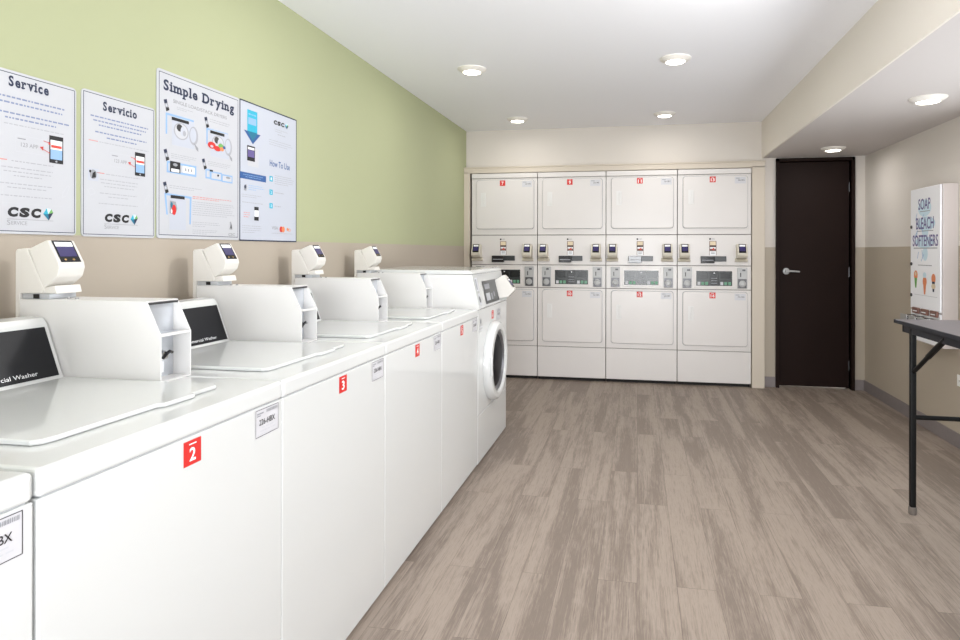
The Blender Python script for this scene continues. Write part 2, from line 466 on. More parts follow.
for x, y, z in [s[:3] for s in spots] + hidden:
    l = bpy.data.lights.new('downlight', 'AREA'); l.shape = 'DISK'; l.size = .11
    l.energy = P_MAIN if z == ZC else P_SOFF
    l.color = (1.0, .97, .94)
    lo = bpy.data.objects.new('downlight', l); COL.objects.link(lo); lo.location = (x, y, z - .034)

# ---- top-load washers
W = .686
Y0 = .8254
def reader_parts(parent, y0, y1, cream=False, name='card_reader'):
    """wedge shaped card reader: bracket + head, local x relative to the machine front"""
    mm = M_READER
    b = MB()
    b.prism([(-.744, 1.00), (-.730, 1.00), (-.730, 1.176), (-.656, 1.176), (-.652, 1.188), (-.708, 1.300), (-.740, 1.297), (-.744, 1.290)], 'y', y0, y1, mm, .002, 2)
    r = b.build(name, parent)
    b = MB()
    b.prism([(-.656, 1.189), (-.704, 1.298), (-.646, 1.322), (-.638, 1.321), (-.604, 1.262), (-.601, 1.246), (-.609, 1.222), (-.630, 1.205)], 'y', y0 + .001, y1 - .002, mm, .004, 3)
    b.prism([(-.664, 1.176), (-.654, 1.192), (-.620, 1.198), (-.614, 1.176)], 'y', y0 + .003, y1, mm, .002, 2)
    b.build('reader_head', r)
    # display on the slanted face
    p0 = Vector((-.6035, y0, 1.2600)); p1 = Vector((-.6385, y0, 1.3225)); d = (p1 - p0)
    pr = Print(p0, (0, 1, 0), d); H = d.length; w = y1 - y0
    a0, a1 = w * .09, w * .84
    pr.rect(a0, a1, H * .02, H * .97, M_BLACK, .0012)
    pr.rect(a0 + .005, a1 - .004, H * .70, H * .90, M_SWHITE, .0016)
    pr.rect(a0 + .005, a1 - .004, H * .26, H * .69, M_SCREEN, .0016)
    pr.ell(a0 + w * .2, H * .13, .004, .003, M_GOLD, .0016, 10); pr.ell(a0 + w * .5, H * .13, .004, .003, M_GOLD, .0016, 10)
    pr.build('screen', r)
    b = MB(); b.box(-.728, -.640, y0 + .006, y1 + .006, 1.1605, 1.1755, M_BOXIN, .002); b.box(-.690, -.672, y0 + .004, y0 + .02, 1.162, 1.174, M_SEAM)
    b.build('mounting_plate', r)
    return r

def tag_print(o, u, v, a, z, w, h, num, parent, name='number_tag'):
    pr = Print(o, u, v)
    pr.lay = .0008
    pr.rect(a, a + w, z, z + h, M_RED, .0005)
    n = len(num)
    cw = w * (.36 if n == 1 else .62)
    pr.text(num, a + w / 2 - cw / 2, a + w / 2 + cw / 2, z + h * .16, z + h * .70, M_TWHITE, .02, .001)
    pr.rect(a + w * .3, a + w * .72, z + h * .82, z + h * .87, M_TWHITE, .001)
    return pr.build(name, parent)

def asset_sticker(o, u, v, a, z, w, h, parent):
    pr = Print(o, u, v)
    pr.rect(a, a + w, z, z + h, M_STICK, .0004)
    pr.frame(a + w * .02, a + w * .98, z + h * .03, z + h * .97, w * .014, M_DSTEEL, .0007)
    rnd = random.Random(3); x = a + w * .46
    while x < a + w * .92:
        q = rnd.uniform(.006, .02) * w; pr.rect(x, x + q, z + h * .80, z + h * .90, M_GREYINK, .0008); x += q + rnd.uniform(.006, .014) * w
    pr.rect(a + w * .07, a + w * .34, z + h * .81, z + h * .86, M_GREYINK, .0008)
    pr.rect(a + w * .07, a + w * .22, z + h * .74, z + h * .78, M_GREYINK, .0008)
    pr.text('226-HBX', a + w * .16, a + w * .82, z + h * .42, z + h * .62, M_INK, .008, .0009)
    pr.words(a + w * .25, a + w * .8, z + h * .28, z + h * .36, 1, M_LGREY, 'c', 5)
    pr.words(a + w * .2, a + w * .85, z + h * .17, z + h * .25, 1, M_LGREY, 'c', 6)
    pr.words(a + w * .1, a + w * .5, z + h * .08, z + h * .14, 1, M_LGREY, 'l', 7)
    return pr.build('asset_sticker', parent)

def coin_box(t, y0=.588, y1=.700):
    zt, zb, xf, xs, zk = 1.160, .946, -.287, -.330, 1.071
    prof = [(-.726, zb), (xf, zb), (xf, zk), (xs, zt), (-.726, zt)]
    b = MB()
    b.prism(prof, 'y', y0, y0 + .0035, M_BOX, .0006, 1)
    b.prism(prof, 'y', y1 - .0035, y1, M_BOX, .0006, 1)
    b.box(-.726, xs, y0 + .0035, y1 - .0035, zt - .004, zt, M_BOX)
    b.box(-.726, xf, y0 + .0035, y1 - .0035, zb, zb + .004, M_BOX)
    b.box(-.726, -.722, y0 + .0035, y1 - .0035, zb + .004, zt - .004, M_BOX)
    b.box(xf - .014, xf - .001, y0 + .0035, y1 - .0035, zk - .004, zk + .003, M_BOX)      # cross lip at the knee
    b.box(xs - .004, xs + .004, y0 + .0035, y1 - .0035, zt - .010, zt - .004, M_DSTEEL)
    c = b.build('coin_box', t)
    # recessed interior
    b = MB()
    b.box(-.345, -.341, y0 + .004, y1 - .004, zb + .004, zt - .004, M_BOXIN)
    b.prism([(-.341, 1.066), (-.303, 1.066), (-.303, 1.069), (-.341, 1.072)], 'y', y0 + .004, y1 - .004, M_BOXIN)
    b.build('recessed_plate', c)
    b = MB()
    b.box(-.341, -.330, y0 + .012, y0 + .036, 1.032, 1.060, M_BOXIN, .002)
    b.build('slot_plate', c)
    b = MB(); b.box(-.341, -.322, y0 + .030, y0 + .052, .965, .995, M_SWHITE, .001); b.build('price_card', c)
    b = MB()
    b.lathe([(.013, -.341), (.013, -.312), (.010, -.306), (.001, -.306)], (0, y0 + .040, 1.013), 'x', M_CHROME, 20)
    b.tube([(-.305, y0 + .028, 1.006), (-.297, y0 + .032, 1.018), (-.296, y0 + .042, 1.024), (-.299, y0 + .054, 1.020)], .0045, M_BLACK, 8)
    b.build('lock', c)
    b = MB()
    for x in (-.60, -.575):
        b.lathe([(.005, zt - .001), (.005, zt + .003), (.003, zt + .005), (.0005, zt + .005)], (x, y0 + .03, 0), 'z', M_STEEL, 12)
    b.build('screw', c)
    return c

def make_washer(num, label):
    t = thing('washing_machine', label, 'washing machine', (XF, 0, 0), 'top loading washers in a row')
    b = MB()
    b.box(-.70, 0, .0012, W - .0012, .018, .8968, M_ENAMEL, .003, 2)
    b.box(-.69, -.006, .010, W - .010, .890, .902, M_BOXIN)
    b.build('cabinet', t)
    for x in (-.06, -.64):
        for y in (.06, W - .06):
            b = MB(); b.lathe([(.024, 0), (.024, .008), (.012, .010), (.012, .022), (.001, .022)], (x, y, 0), 'z', M_RUBBER, 16); b.build('foot', t)
    # worktop with rounded front
    b = MB(); b.box(-.70, .002, .0010, W - .0010, .8982, .9455, M_ENAMEL, .0095, 4); b.build('top_panel', t)
    # lid
    b = MB()
    pts = [(-.566, .092), (-.122, .092), (-.108, .104), (-.103, .13), (-.103, .365), (-.091, .375), (-.089, .468), (-.103, .476), (-.103, .56), (-.118, .575), (-.566, .575)]
    b.prism(pts, 'z', .9462, .9565, M_ENAMEL, .0035, 3)
    lid = b.build('lid', t)
    # console
    b = MB()
    b.prism([(-.572, .947), (-.580, .960), (-.631, 1.098), (-.642, 1.112), (-.690, 1.116), (-.76, 1.105), (-.76, .947)], 'y', .040, .584, M_ENAMEL, .005, 3)
    con = b.build('console', t)
    p0 = Vector((-.5802, 0, .960)); p1 = Vector((-.6312, 0, 1.098)); d = p1 - p0
    pr = Print(p0, (0, 1, 0), d); H = d.length
    pr.rect(.075, .570, H * .01, H * .93, M_PANEL, .0012)
    dp = pr.build('display_panel', con)
    pr = Print(p0, (0, 1, 0), d)
    pr.text('Commercial Washer', .348, .514, H * .075, H * .15, M_SWHITE, .0, .0018)
    pr.build('panel_lettering', con)
    coin_box(t)
    reader_parts(t, .590, .672)
    tag_print((0.0, 0, 0), (0, 1, 0), (0, 0, 1), .320, .836, .053, .053, num, t)
    asset_sticker((0.0, 0, 0), (0, 1, 0), (0, 0, 1), .566, .821, .103, .073, t)
    return t

nums = ['1', '2', '3', '4', '5']
labs = ['white top-loading washer cut off at the lower left corner, nearest the camera',
        'white top-loading washer with a red tag numbered 2 on its front',
        'white top-loading washer with a red tag numbered 3, between washers 2 and 4',
        'white top-loading washer with a red tag numbered 4 on its front',
        'white top-loading washer with a red tag 5, directly beside the front-loading washer']
washer = make_washer('1', labs[0]); washer.location = (XF, Y0 - W - .005, 0)
for i in range(1, 5):
    c = copy_tree(washer); c.location = (XF, Y0 + (i - 1) * W, 0); c['label'] = labs[i]
    for ch in kids(c):
        if ch.name.startswith('number_tag'): bpy.data.objects.remove(ch)
    tag_print((0.0, 0, 0), (0, 1, 0), (0, 0, 1), .320, .836, .053, .053, nums[i], c)

# ---- front-load washer at the end of the row
FY = 3.5776; FW = .805
t = thing('front_load_washer', 'white front-loading washer with round dark porthole door at the end of the washer row', 'washing machine', (XF, FY, 0))
b = MB()
b.box(-.72, -.001, .003, FW, .012, .30, M_ENAMEL, .003)
b.box(-.72, 0, .003, FW, .303, .936, M_ENAMEL, .004)
b.box(-.71, -.008, .008, FW - .006, .06, .93, M_SEAM)
b.build('cabinet', t)
b = MB(); b.prism([(0, .938), (.004, .945), (-.042, 1.150), (-.72, 1.152), (-.72, .938)], 'y', .008, FW, M_BOX, .003)
b.prism([(.003, .9405), (.0052, .9455), (-.0405, 1.1505), (-.0425, 1.1505), (.002, .9455)], 'y', .008, FW, M_ENAMEL)
hs = b.build('control_housing', t)
b = MB(); b.prism([(-.038, 1.152), (-.044, 1.168), (-.062, 1.176), (-.73, 1.178), (-.73, 1.152)], 'y', .007, FW + .004, M_ENAMEL, .003); b.build('top_cover', t)
q0 = Vector((.0052, 0, .9455)); q1 = Vector((-.0405, 0, 1.1505)); d = q1 - q0; H = d.length
pr = Print(q0, (0, 1, 0), d)
pr.rect(.19, .56, H * .06, H * .76, M_DSTEEL, .001)
pr.rect(.20, .55, H * .09, H * .73, M_DARKP, .0014)
pr.rect(.23, .33, H * .15, H * .38, M_BOXIN, .0018); pr.rect(.36, .40, H * .15, H * .35, M_GREYINK, .0018)
pr.rect(.23, .36, H * .50, H * .66, M_GREYINK, .0018); pr.ell(.45, H * .3, .018, .018, M_GREYINK, .0018)
pr.build('control_display', hs)
pr = Print(q0, (0, 1, 0), d)
pr.rect(.030, .095, H * .50, H * .90, M_LGREY, .001); pr.rect(.042, .062, H * .55, H * .85, M_GREYINK, .0014)
pr.rect(.045, .085, H * .10, H * .44, M_LGREY, .001); pr.ell(.066, H * .25, .014, .02, M_DSTEEL, .0014); pr.build('coin_slot', hs)
# reader on the sloping panel
b = MB()
b.prism([(-.030, 1.090), (.030, 1.128), (.043, 1.118), (.106, 1.033), (.104, 1.020), (.066, .980), (.002, .968)], 'y', .555, .64, M_READER, .004, 3)
r = b.build('card_reader', hs)
# move reader clear of the panel: neck plate
b = MB(); b.box(-.02, .012, .57, .63, .99, 1.08, M_DSTEEL, .002); b.build('mounting_plate', r)
pr = Print((.1045, .555, 1.0345), (0, 1, 0), Vector((.0425, 0, 1.1195)) - Vector((.1045, 0, 1.0345)))
pr.rect(.010, .070, .012, .085, M_BLACK, .002); pr.rect(.014, .066, .03, .066, M_SCREEN, .0024); pr.rect(.014, .066, .067, .08, M_SWHITE, .0024)
pr.build('screen', r)
# porthole door
cy, cz = .372, .578
b = MB()
b.lathe([(.256, .001), (.258, .018), (.252, .038), (.240, .050), (.212, .054), (.200, .048), (.194, .036), (.194, .004)], (0, cy, cz), 'x', M_ENAMEL, 64)
dr = b.build('door', t)
b = MB(); b.lathe([(.1935, .026), (.1935, .038), (.188, .038), (.176, .026), (.170, .016), (.170, .008)], (0, cy, cz), 'x', M_SILVER, 64)
b.build('door_ring', dr)
b = MB(); b.lathe([(.174, .010), (.174, .024), (.162, .028), (.12, .033), (.06, .037), (.001, .038)], (0, cy, cz), 'x', M_GLASS, 56)
b.build('door_glass', dr)
b = MB(); b.box(.046, .058, cy - .248, cy - .226, cz - .06, cz + .06, M_ENAMEL, .005, 3); b.build('door_handle', dr)
tag_print((0, 0, 0), (0, 1, 0), (0, 0, 1), .345, .848, .055, .055, '6', t)
asset_sticker((0, 0, 0), (0, 1, 0), (0, 0, 1), .50, .825, .10, .073, t)
pr = Print((0, 0, 0), (0, 1, 0), (0, 0, 1)); pr.ell(.062, .865, .014, .020, M_GREYINK, .0005); pr.rect(.056, .068, .852, .875, M_INK, .0008)
pr.words(.03, .12, .80, .84, 2, M_LGREY, 'l', 4); pr.build('warning_sticker', t)
for x in (-.06, -.66):
    for y in (.06, FW - .06):
        b = MB(); b.lathe([(.024, 0), (.024, .006), (.012, .008), (.012, .014), (.001, .014)], (x, y, 0), 'z', M_RUBBER, 16); b.build('foot', t)

# ---- stacked dryers
def dryer_reader(t, x0, x1, z0, z1):
    w = x1 - x0
    b = MB(); zt = z1
    b.prism([(-.001, z0), (-.034, z0 + .004), (-.042, z0 + .012), (-.020, z0 + .030), (-.001, z0 + .036)], 'x', x0 - .012, x1 + .010, M_READER2, .0015)
    b.prism([(-.001, z0 + .034), (-.075, z0 + .040), (-.098, z0 + .062), (-.100, z0 + .085), (-.062, zt), (-.001, zt - .012)], 'x', x0, x1, M_READER2, .004, 3)
    r = b.build('card_reader', t)
    a = Vector((0, -.100, z0 + .086)); c = Vector((0, -.062, zt))
    pr = Print((x0, a.y, a.z), (1, 0, 0), c - a); H = (c - a).length
    pr.rect(w * .15, w * .85, H * .03, H * .97, M_BLACK, .0012)
    pr.rect(w * .22, w * .78, H * .22, H * .68, M_SCREEN, .0016); pr.rect(w * .22, w * .78, H * .70, H * .90, M_SWHITE, .0016)
    pr.build('screen', r)
    return r

def dryer_door(t, z0, z1, num):
    b = MB()
    pts = []; r = .028; x0, x1 = .053, .648
    for cx, cz_, a0 in ((x1 - r, z0 + r, -90), (x1 - r, z1 - r, 0), (x0 + r, z1 - r, 90), (x0 + r, z0 + r, 180)):
        for k in range(7):
            a = math.radians(a0 + 15 * k); pts.append((cx + r * math.cos(a), cz_ + r * math.sin(a)))
    b.prism(pts, 'y', -.0155, .001, M_DRYER, .004, 2)
    # dark shadow gap ring behind the door edge
    g = [(p[0] + (.0035 if p[0] > .35 else -.0035), p[1] + (.0035 if p[1] > (z0 + z1) / 2 else -.0035)) for p in pts]
    b.prism(g, 'y', -.0012, .001, M_GREYINK)
    dd = b.build('door', t)
    zc = z0 + (z1 - z0) * .60
    b = MB()
    b.box(.098, .156, -.0165, -.0154, zc - .075, zc + .075, M_DRYER)
    b.prism([(.102, zc - .070), (.152, zc - .070), (.152, zc + .070), (.102, zc + .070)], 'y', -.0172, -.0160, M_BOX)
    b.box(.128, .150, -.0205, -.0165, zc - .058, zc + .058, M_BOX, .003, 2)
    b.build('handle', dd)
    tag_print((0, -.0156, 0), (1, 0, 0), (0, 0, 1), .300, z1 - .060, .056, .056, num, dd)
    pr = Print((0, -.0156, 0), (1, 0, 0), (0, 0, 1))
    pr.rect(.530, .632, z1 - .075, z1 - .012, M_STICK, .0004)
    pr.text('226-HBX', .56, .62, z1 - .050, z1 - .036, M_INK, .0, .0008)
    pr.rect(.54, .575, z1 - .028, z1 - .022, M_GREYINK, .0008); pr.rect(.585, .62, z1 - .028, z1 - .022, M_LGREY, .0008)
    pr.rect(.545, .61, z1 - .064, z1 - .060, M_LGREY, .0008)
    pr.build('asset_sticker', dd)
    return dd

def coin_slot(t, x0, x1, flip):
    w = x1 - x0
    b = MB(); b.box(x0, x1, -.007, .001, .940, 1.138, M_STEEL, .0015)
    s_ = b.build('coin_slot', t)
    b = MB(); b.box(x0 + w * .08, x1 - w * .08, -.012, -.007, .942, 1.030, M_DSTEEL, .002); b.lathe([(w * .34, -.012), (w * .34, -.020), (w * .24, -.022), (w * .22, -.016), (.001, -.016)], (x0 + w / 2, 0, .985), 'y', M_STEEL, 24)
    b.build('coin_lock', s_)
    b = MB(); b.box(x0 + w * .30, x0 + w * .38, -.010, -.006, 1.050, 1.090, M_SEAM); b.box(x0 + w * .5, x0 + w * .8, -.010, -.006, 1.105, 1.122, M_DSTEEL, .001)
    b.build('slot_opening', s_)

def make_dryer(top, bottom, label):
    t = thing('stacked_dryer', label, 'dryer', (0, 6.1327, 0), 'stacked dryers along the back wall')
    b = MB()
    b.box(.004, .682, .006, .66, .03, 2.080, M_DGAP)
    for x in (.05, .636):
        b.box(x - .02, x + .02, .06, .10, 0, .031, M_RUBBER)
    b.build('cabinet', t)
    def panel(name, z0, z1):
        b = MB(); b.box(.003, .683, 0, .0065, z0 + .0024, z1 - .0024, M_DRYER, .0012, 1); return b.build(name, t)
    b = MB(); b.box(.003, .683, -.012, .0065, 2.035, 2.083, M_DRYER, .003); b.build('top_strip', t)
    panel('upper_front', 1.456, 2.034)
    mid = panel('card_panel', 1.155, 1.453)
    cp = panel('control_panel', .926, 1.153)
    panel('lower_front', .336, .924)
    b = MB(); b.box(.003, .683, -.003, .0065, .033, .333, M_DRYER, .002, 1); b.build('base_panel', t)
    b = MB(); b.box(.01, .676, .03, .05, .0, .033, M_SEAM); b.build('toe_kick', t)
    dryer_door(t, 1.518, 2.014, top); dryer_door(t, .388, .903, bottom)
    dryer_reader(t, .020, .112, 1.190, 1.364); dryer_reader(t, .545, .637, 1.190, 1.364)
    # instruction label and dark name plate
    pr = Print((0, -.0002, 0), (1, 0, 0), (0, 0, 1))
    pr.rect(.300, .365, 1.255, 1.392, M_BROWN, .0006); pr.rect(.306, .359, 1.352, 1.388, M_AMBER, .001)
    pr.rect(.306, .359, 1.318, 1.334, M_SWHITE, .001); pr.rect(.304, .361, 1.255, 1.296, M_SWHITE, .001)
    pr.rect(.300, .365, 1.338, 1.348, M_INK, .001); pr.poly([(.318, 1.312), (.345, 1.330), (.345, 1.300)], M_REDINK, .0014)
    pr.rect(.315, .35, 1.270, 1.276, M_GREYINK, .0014); pr.rect(.315, .35, 1.283, 1.288, M_GREYINK, .0014)
    pr.ell(.306, 1.412, .009, .009, M_INK, .001, 12); pr.text('CSC', .318, .350, 1.406, 1.418, M_GREYINK, .02, .001)
    pr.build('instruction_label', t)
    b = MB(); b.box(.219, .345, -.030, 0, 1.180, 1.246, M_BLACK, .003); b.box(.345, .455, -.018, 0, 1.196, 1.246, M_DARKP, .003)
    b.box(.23, .335, -.032, -.029, 1.205, 1.212, M_GREYINK); b.build('name_plate', t)
    # electronic display
    b = MB(); b.box(.160, .528, -.004, 0, .945, 1.128, M_DRYER, .002, 1); cs = b.build('display_frame', t)
    pr = Print((0, -.004, 0), (1, 0, 0), (0, 0, 1))
    pr.rect(.178, .510, .962, 1.104, M_DISP, .0005); pr.rect(.300, .390, .962, 1.104, M_DISP2, .0009)
    for x0 in (.186, .398):
        pr.rect(x0 + .005, x0 + .100, 1.030, 1.092, M_DISP2, .0009)
        pr.words(x0 + .02, x0 + .09, 1.050, 1.090, 2, M_DRED, 'c', 11, .3)
        for k in range(3): pr.rect(x0 + .004 + k * .036, x0 + .030 + k * .036, .970, 1.000, (M_DGREEN if k else M_LGREY), .0012)
    pr.ell(.345, 1.085, .006, .006, M_SWHITE, .0012, 10)
    for k in range(3): pr.rect(.315, .372, .985 + k * .024, .990 + k * .024, M_GREYINK, .0012)
    pr.build('display', cs)
    coin_slot(t, .047, .138, 0); coin_slot(t, .556, .648, 1)
    return t

DX = -1.6797
dl = ['white stacked dryer tagged 7 on top, leftmost, partly hidden by the front-loading washer',
      'white stacked dryer with red tags 9 above and 10 below, second from the green wall',
      'white stacked dryer with red tags 11 above and 12 below, third from the green wall',
      'white stacked dryer with red tags 13 above and 14 below, rightmost, beside the beige casing']
dn = [('7', '8'), ('9', '10'), ('11', '12'), ('13', '14')]
d0 = make_dryer(*dn[0], dl[0]); d0.location = (DX, 6.1327, 0)
for i in range(1, 4):
    c = copy_tree(d0); c.location = (DX + i * W, 6.1327, 0); c['label'] = dl[i]
    doors = [k for k in kids(c) if k.name.startswith('door')]
    for dd in doors:
        up = max(v.co.z for v in dd.data.vertices) > 1.5
        for ch in kids(dd):
            if ch.name.startswith('number_tag'): bpy.data.objects.remove(ch)
        z1 = 2.014 if up else .903
        tag_print((0, -.0156, 0), (1, 0, 0), (0, 0, 1), .300, z1 - .060, .056, .056, dn[i][0 if up else 1], dd)

# ---- posters on the left wall
PX = XL + .0005
def board(t, w, h, m, th=.004, edge=None):
    b = MB(); pts = []; r = .012
    for cx, cz_, a0 in ((w - r, r, -90), (w - r, h - r, 0), (r, h - r, 90), (r, r, 180)):
        for k in range(5):
            a = math.radians(a0 + 22.5 * k); pts.append((cx + r * math.cos(a), cz_ + r * math.sin(a)))
    b.prism(pts, 'x', 0, th, m); return b.build('board', t)
def pprint(th=.004): return Print((th, 0, 0), (0, 1, 0), (0, 0, 1))
def logo(t, y0, y1, z0, z1, sub=True, ym=None):
    """three italic-free capitals with a small teal gem"""
    pr = pprint(); w = y1 - y0; h = z1 - z0
    for k, ch in enumerate('CSC'):
        pr.text(ch, y0 + w * .245 * k, y0 + w * (.245 * k + .215), z0 + h * .44, z1 - h * .02, M_INK, .07, sh=.14)
    gx = y0 + w * .77; gw = w * .23
    zm = z0 + h * .70
    pr.poly([(gx, zm), (gx + gw * .35, z1 + h * .03), (gx + gw * .5, zm)], M_CYAN, .0006)
    pr.poly([(gx + gw * .35, z1 + h * .03), (gx + gw * .8, z1), (gx + gw * .5, zm)], M_PALEMINT, .0006)
    pr.poly([(gx + gw * .8, z1), (gx + gw, zm + h * .1), (gx + gw * .5, zm)], M_GREEN, .0006)
    pr.poly([(gx, zm), (gx + gw * .5, zm), (gx + gw * .55, z0 + h * .34)], M_TEAL, .0006)
    pr.poly([(gx + gw * .5, zm), (gx + gw, zm + h * .1), (gx + gw * .55, z0 + h * .34)], M_NAVY, .0006)
    if sub:
        pr.rect(y0, y1, z0 + h * .31, z0 + h * .335, M_GREYINK)
        pr.text('S', y0, y0 + w * .07, z0, z0 + h * .27, M_GREYINK, .0); pr.text('ERVICE', y0 + w * .09, y0 + w * .42, z0 + h * .02, z0 + h * .22, M_GREYINK, .0)
        pr.text('WORKS', y0 + w * .48, y0 + w * .95, z0 + h * .02, z0 + h * .20, M_LGREY, -.005) if False else None
    pr.build('logo', t)
def phone(pr, y0, y1, z0, z1):
    pr.rect(y0, y1, z0, z1, M_INK); w = y1 - y0; h = z1 - z0
    pr.rect(y0 + w * .08, y1 - w * .08, z0 + h * .14, z0 + h * .50, M_LBLUE, .0007)
    pr.rect(y0 + w * .08, y1 - w * .08, z0 + h * .50, z1 - h * .16, M_SWHITE, .0007)
    pr.rect(y0 + w * .12, y1 - w * .12, z0 + h * .56, z0 + h * .66, M_REDINK, .001)
    pr.ell(y0 + w / 2, z0 + h * .07, w * .08, h * .04, M_GREYINK, .0007, 10)

def service_poster(y0, y1, z0, z1, head, ha, hb, label, word_seed, spanish):
    t = thing('wall_poster', label, 'poster', (PX, y0, z0), 'notice posters on the green wall')
    w, h = y1 - y0, z1 - z0
    bd = board(t, w, h, M_PAPER)
    pr = pprint(); pr.frame(.005, w - .005, .007, h - .007, .0020, M_NAVY)
    pr.build('border', t)
    pr = pprint(); pr.slab(head, ha - y0, hb - y0, 1.762 - z0, .031, M_NAVY); pr.build('headline', t)
    pr = pprint(); c = w / 2
    if spanish:
        pr.words(.030, w - .030, 1.702 - z0, 1.742 - z0, 3, M_TXTB, 'c', word_seed, .34)
    else:
        pr.words(.020, w - .025, 1.706 - z0, 1.738 - z0, 2, M_TXTB, 'c', word_seed, .30)
    pr.build('notice_text', t)
    pr = pprint(); pr.words(.035, w - .025, 1.664 - z0, 1.692 - z0, 2, M_TXTB, 'c', word_seed + 1, .32); pr.build('notice_text', t)
    pr = pprint(); pr.rect(.025, .06, 1.6525 - z0, 1.655 - z0, M_TXTR); pr.words(.065, w - .03, 1.650 - z0, 1.657 - z0, 1, M_TXTG, 'c', word_seed + 2, .35); pr.build('step_text', t)
    pr = pprint(); pr.rect(.055, .085, 1.549 - z0, 1.552 - z0, M_TXTR); pr.words(.09, w - .07, 1.546 - z0, 1.553 - z0, 1, M_TXTG, 'c', word_seed + 3, .35); pr.build('step_text', t)
    pr = pprint(); pr.words(.065, w - .075, 1.502 - z0, 1.536 - z0, 3, M_TXTG, 'c', word_seed + 4, .22); pr.build('step_text', t)
    pr = pprint(); pr.words(.060, w - .075, 1.468 - z0, 1.490 - z0, 2, M_TXTG, 'c', word_seed + 5, .22); pr.build('step_text', t)
    pr = pprint(); pr.words(.060, w - .075, 1.445 - z0, 1.455 - z0, 1, M_TXTG, 'c', word_seed + 6, .25)
    pr.rect(.012, w - .012, 1.4285 - z0, 1.4293 - z0, M_LGREY); pr.build('step_text', t)
    a0, a1 = w - .194, w - .100
    pr = pprint()
    pr.frame(a0, a1, 1.578 - z0, 1.626 - z0, .0012, M_LGREY); pr.rect(a0 + .006, a0 + .03, 1.615 - z0, 1.618 - z0, M_GREYINK)
    pr.text('123 APP', a0 + .016, a1 - .026, 1.594 - z0, 1.606 - z0, M_GREYINK, .0)
    pr.build('code_picture', t)
    pr = pprint()
    phone(pr, w - .091, w - .045, 1.560 - z0, 1.643 - z0); pr.build('phone_picture', t)
    pr = pprint()
    pr.line(a1 - .010, 1.622 - z0, w - .088, 1.618 - z0, .0018, M_REDINK, .0012); pr.poly([(w - .094, 1.622 - z0), (w - .086, 1.617 - z0), (w - .094, 1.613 - z0)], M_REDINK, .0012); pr.build('red_arrow', t)
    pr = pprint()
    pr.line(a1 - .014, 1.598 - z0, w - .090, 1.588 - z0, .0018, M_REDINK, .0012); pr.poly([(a1 - .022, 1.602 - z0), (a1 - .010, 1.605 - z0), (a1 - .012, 1.592 - z0)], M_REDINK, .0012); pr.build('red_arrow', t)
    pr = pprint(); pr.rect(.022, .062, 1.522 - z0, 1.562 - z0, M_PAPERB, .0004); pr.ell(.042, 1.543 - z0, .013, .016, M_GREYINK, .0007, 14); pr.poly([(.036, 1.530 - z0), (.052, 1.534 - z0), (.050, 1.554 - z0), (.040, 1.548 - z0)], M_INK, .0009); pr.ell(.030, 1.552 - z0, .004, .005, M_INK, .001, 10); pr.build('pictogram', t)
    pr = pprint(); pr.poly([(.018, 1.492 - z0), (.040, 1.499 - z0), (.052, 1.482 - z0), (.030, 1.472 - z0)], M_LGREY); pr.poly([(.022, 1.491 - z0), (.039, 1.496 - z0), (.048, 1.483 - z0), (.031, 1.476 - z0)], M_PAPER, .0007); pr.build('pictogram', t)
    fx = w - .050; pr = pprint()
    pr.poly([(fx, 1.456 - z0), (fx + .016, 1.462 - z0), (fx + .028, 1.494 - z0), (fx + .020, 1.497 - z0), (fx + .004, 1.474 - z0)], M_LGREY)
    pr.poly([(fx + .002, 1.459 - z0), (fx + .014, 1.464 - z0), (fx + .025, 1.492 - z0), (fx + .020, 1.494 - z0), (fx + .006, 1.472 - z0)], M_PAPER, .0007)
    pr.build('pictogram', t)
    logo(t, w - .218, w - .078, 1.366 - z0, 1.419 - z0)
    return t
service_poster(1.366, 1.669, 1.341, 1.806, 'Service', 1.455, 1.576, 'white notice poster headed Service, leftmost on the green wall, cut off by the photo edge', 1, False)
service_poster(1.689, 1.992, 1.339, 1.816, 'Servicio', 1.768, 1.909, 'white notice poster headed Servicio, between the Service and Simple Drying posters', 20, True)

# Simple Drying poster
y0, y1, z0, z1 = 2.003, 2.482, 1.340, 1.974
t = thing('wall_poster', 'large white poster headed Simple Drying with small pictures of dryers', 'poster', (PX, y0, z0), 'notice posters on the green wall')
w, h = y1 - y0, z1 - z0
board(t, w, h, M_PAPER)
pr = pprint(); pr.frame(.009, w - .009, .012, h - .010, .0022, M_NAVY); pr.build('border', t)
pr = pprint(); pr.slab('Simple Drying', 2.034 - y0, 2.444 - y0, 1.901 - z0, .042, M_NAVY); pr.build('headline', t)
pr = pprint(); pr.text('SINGLE LOAD/STACK DRYERS', 2.083 - y0, 2.396 - y0, 1.861 - z0, 1.875 - z0, M_GREYINK, .012); pr.build('subheading', t)
def para(a0, a1, b0, b1, rows, m, seed, hf=.28, name='step_text'):
    global pr
    pr = pprint(); pr.words(a0, a1, b0 - z0, b1 - z0, rows, m, 'l', seed, hf); pr.build(name, t)
para(.10, .20, 1.838, 1.852, 2, M_TXTG, 31); para(.285, .43, 1.828, 1.846, 2, M_TXTG, 32)
para(.070, .215, 1.646, 1.668, 3, M_TXTG, 33); para(.275, .43, 1.646, 1.668, 3, M_TXTG, 34); para(.062, .25, 1.530, 1.546, 2, M_TXTG, 35)
para(.186, .450, 1.500, 1.514, 2, M_TXTR, 36, .4, 'red_text'); para(.186, .450, 1.434, 1.494, 7, M_TXTG, 37, .3, 'fine_print')
para(.186, .35, 1.388, 1.412, 3, M_TXTG, 38, .3, 'fine_print'); para(.186, .35, 1.358, 1.380, 3, M_TXTG, 39, .3, 'fine_print')
pr = pprint(); pr.text('CSC', .405, .450, 1.358 - z0, 1.370 - z0, M_GREYINK, .03); pr.build('logo', t)
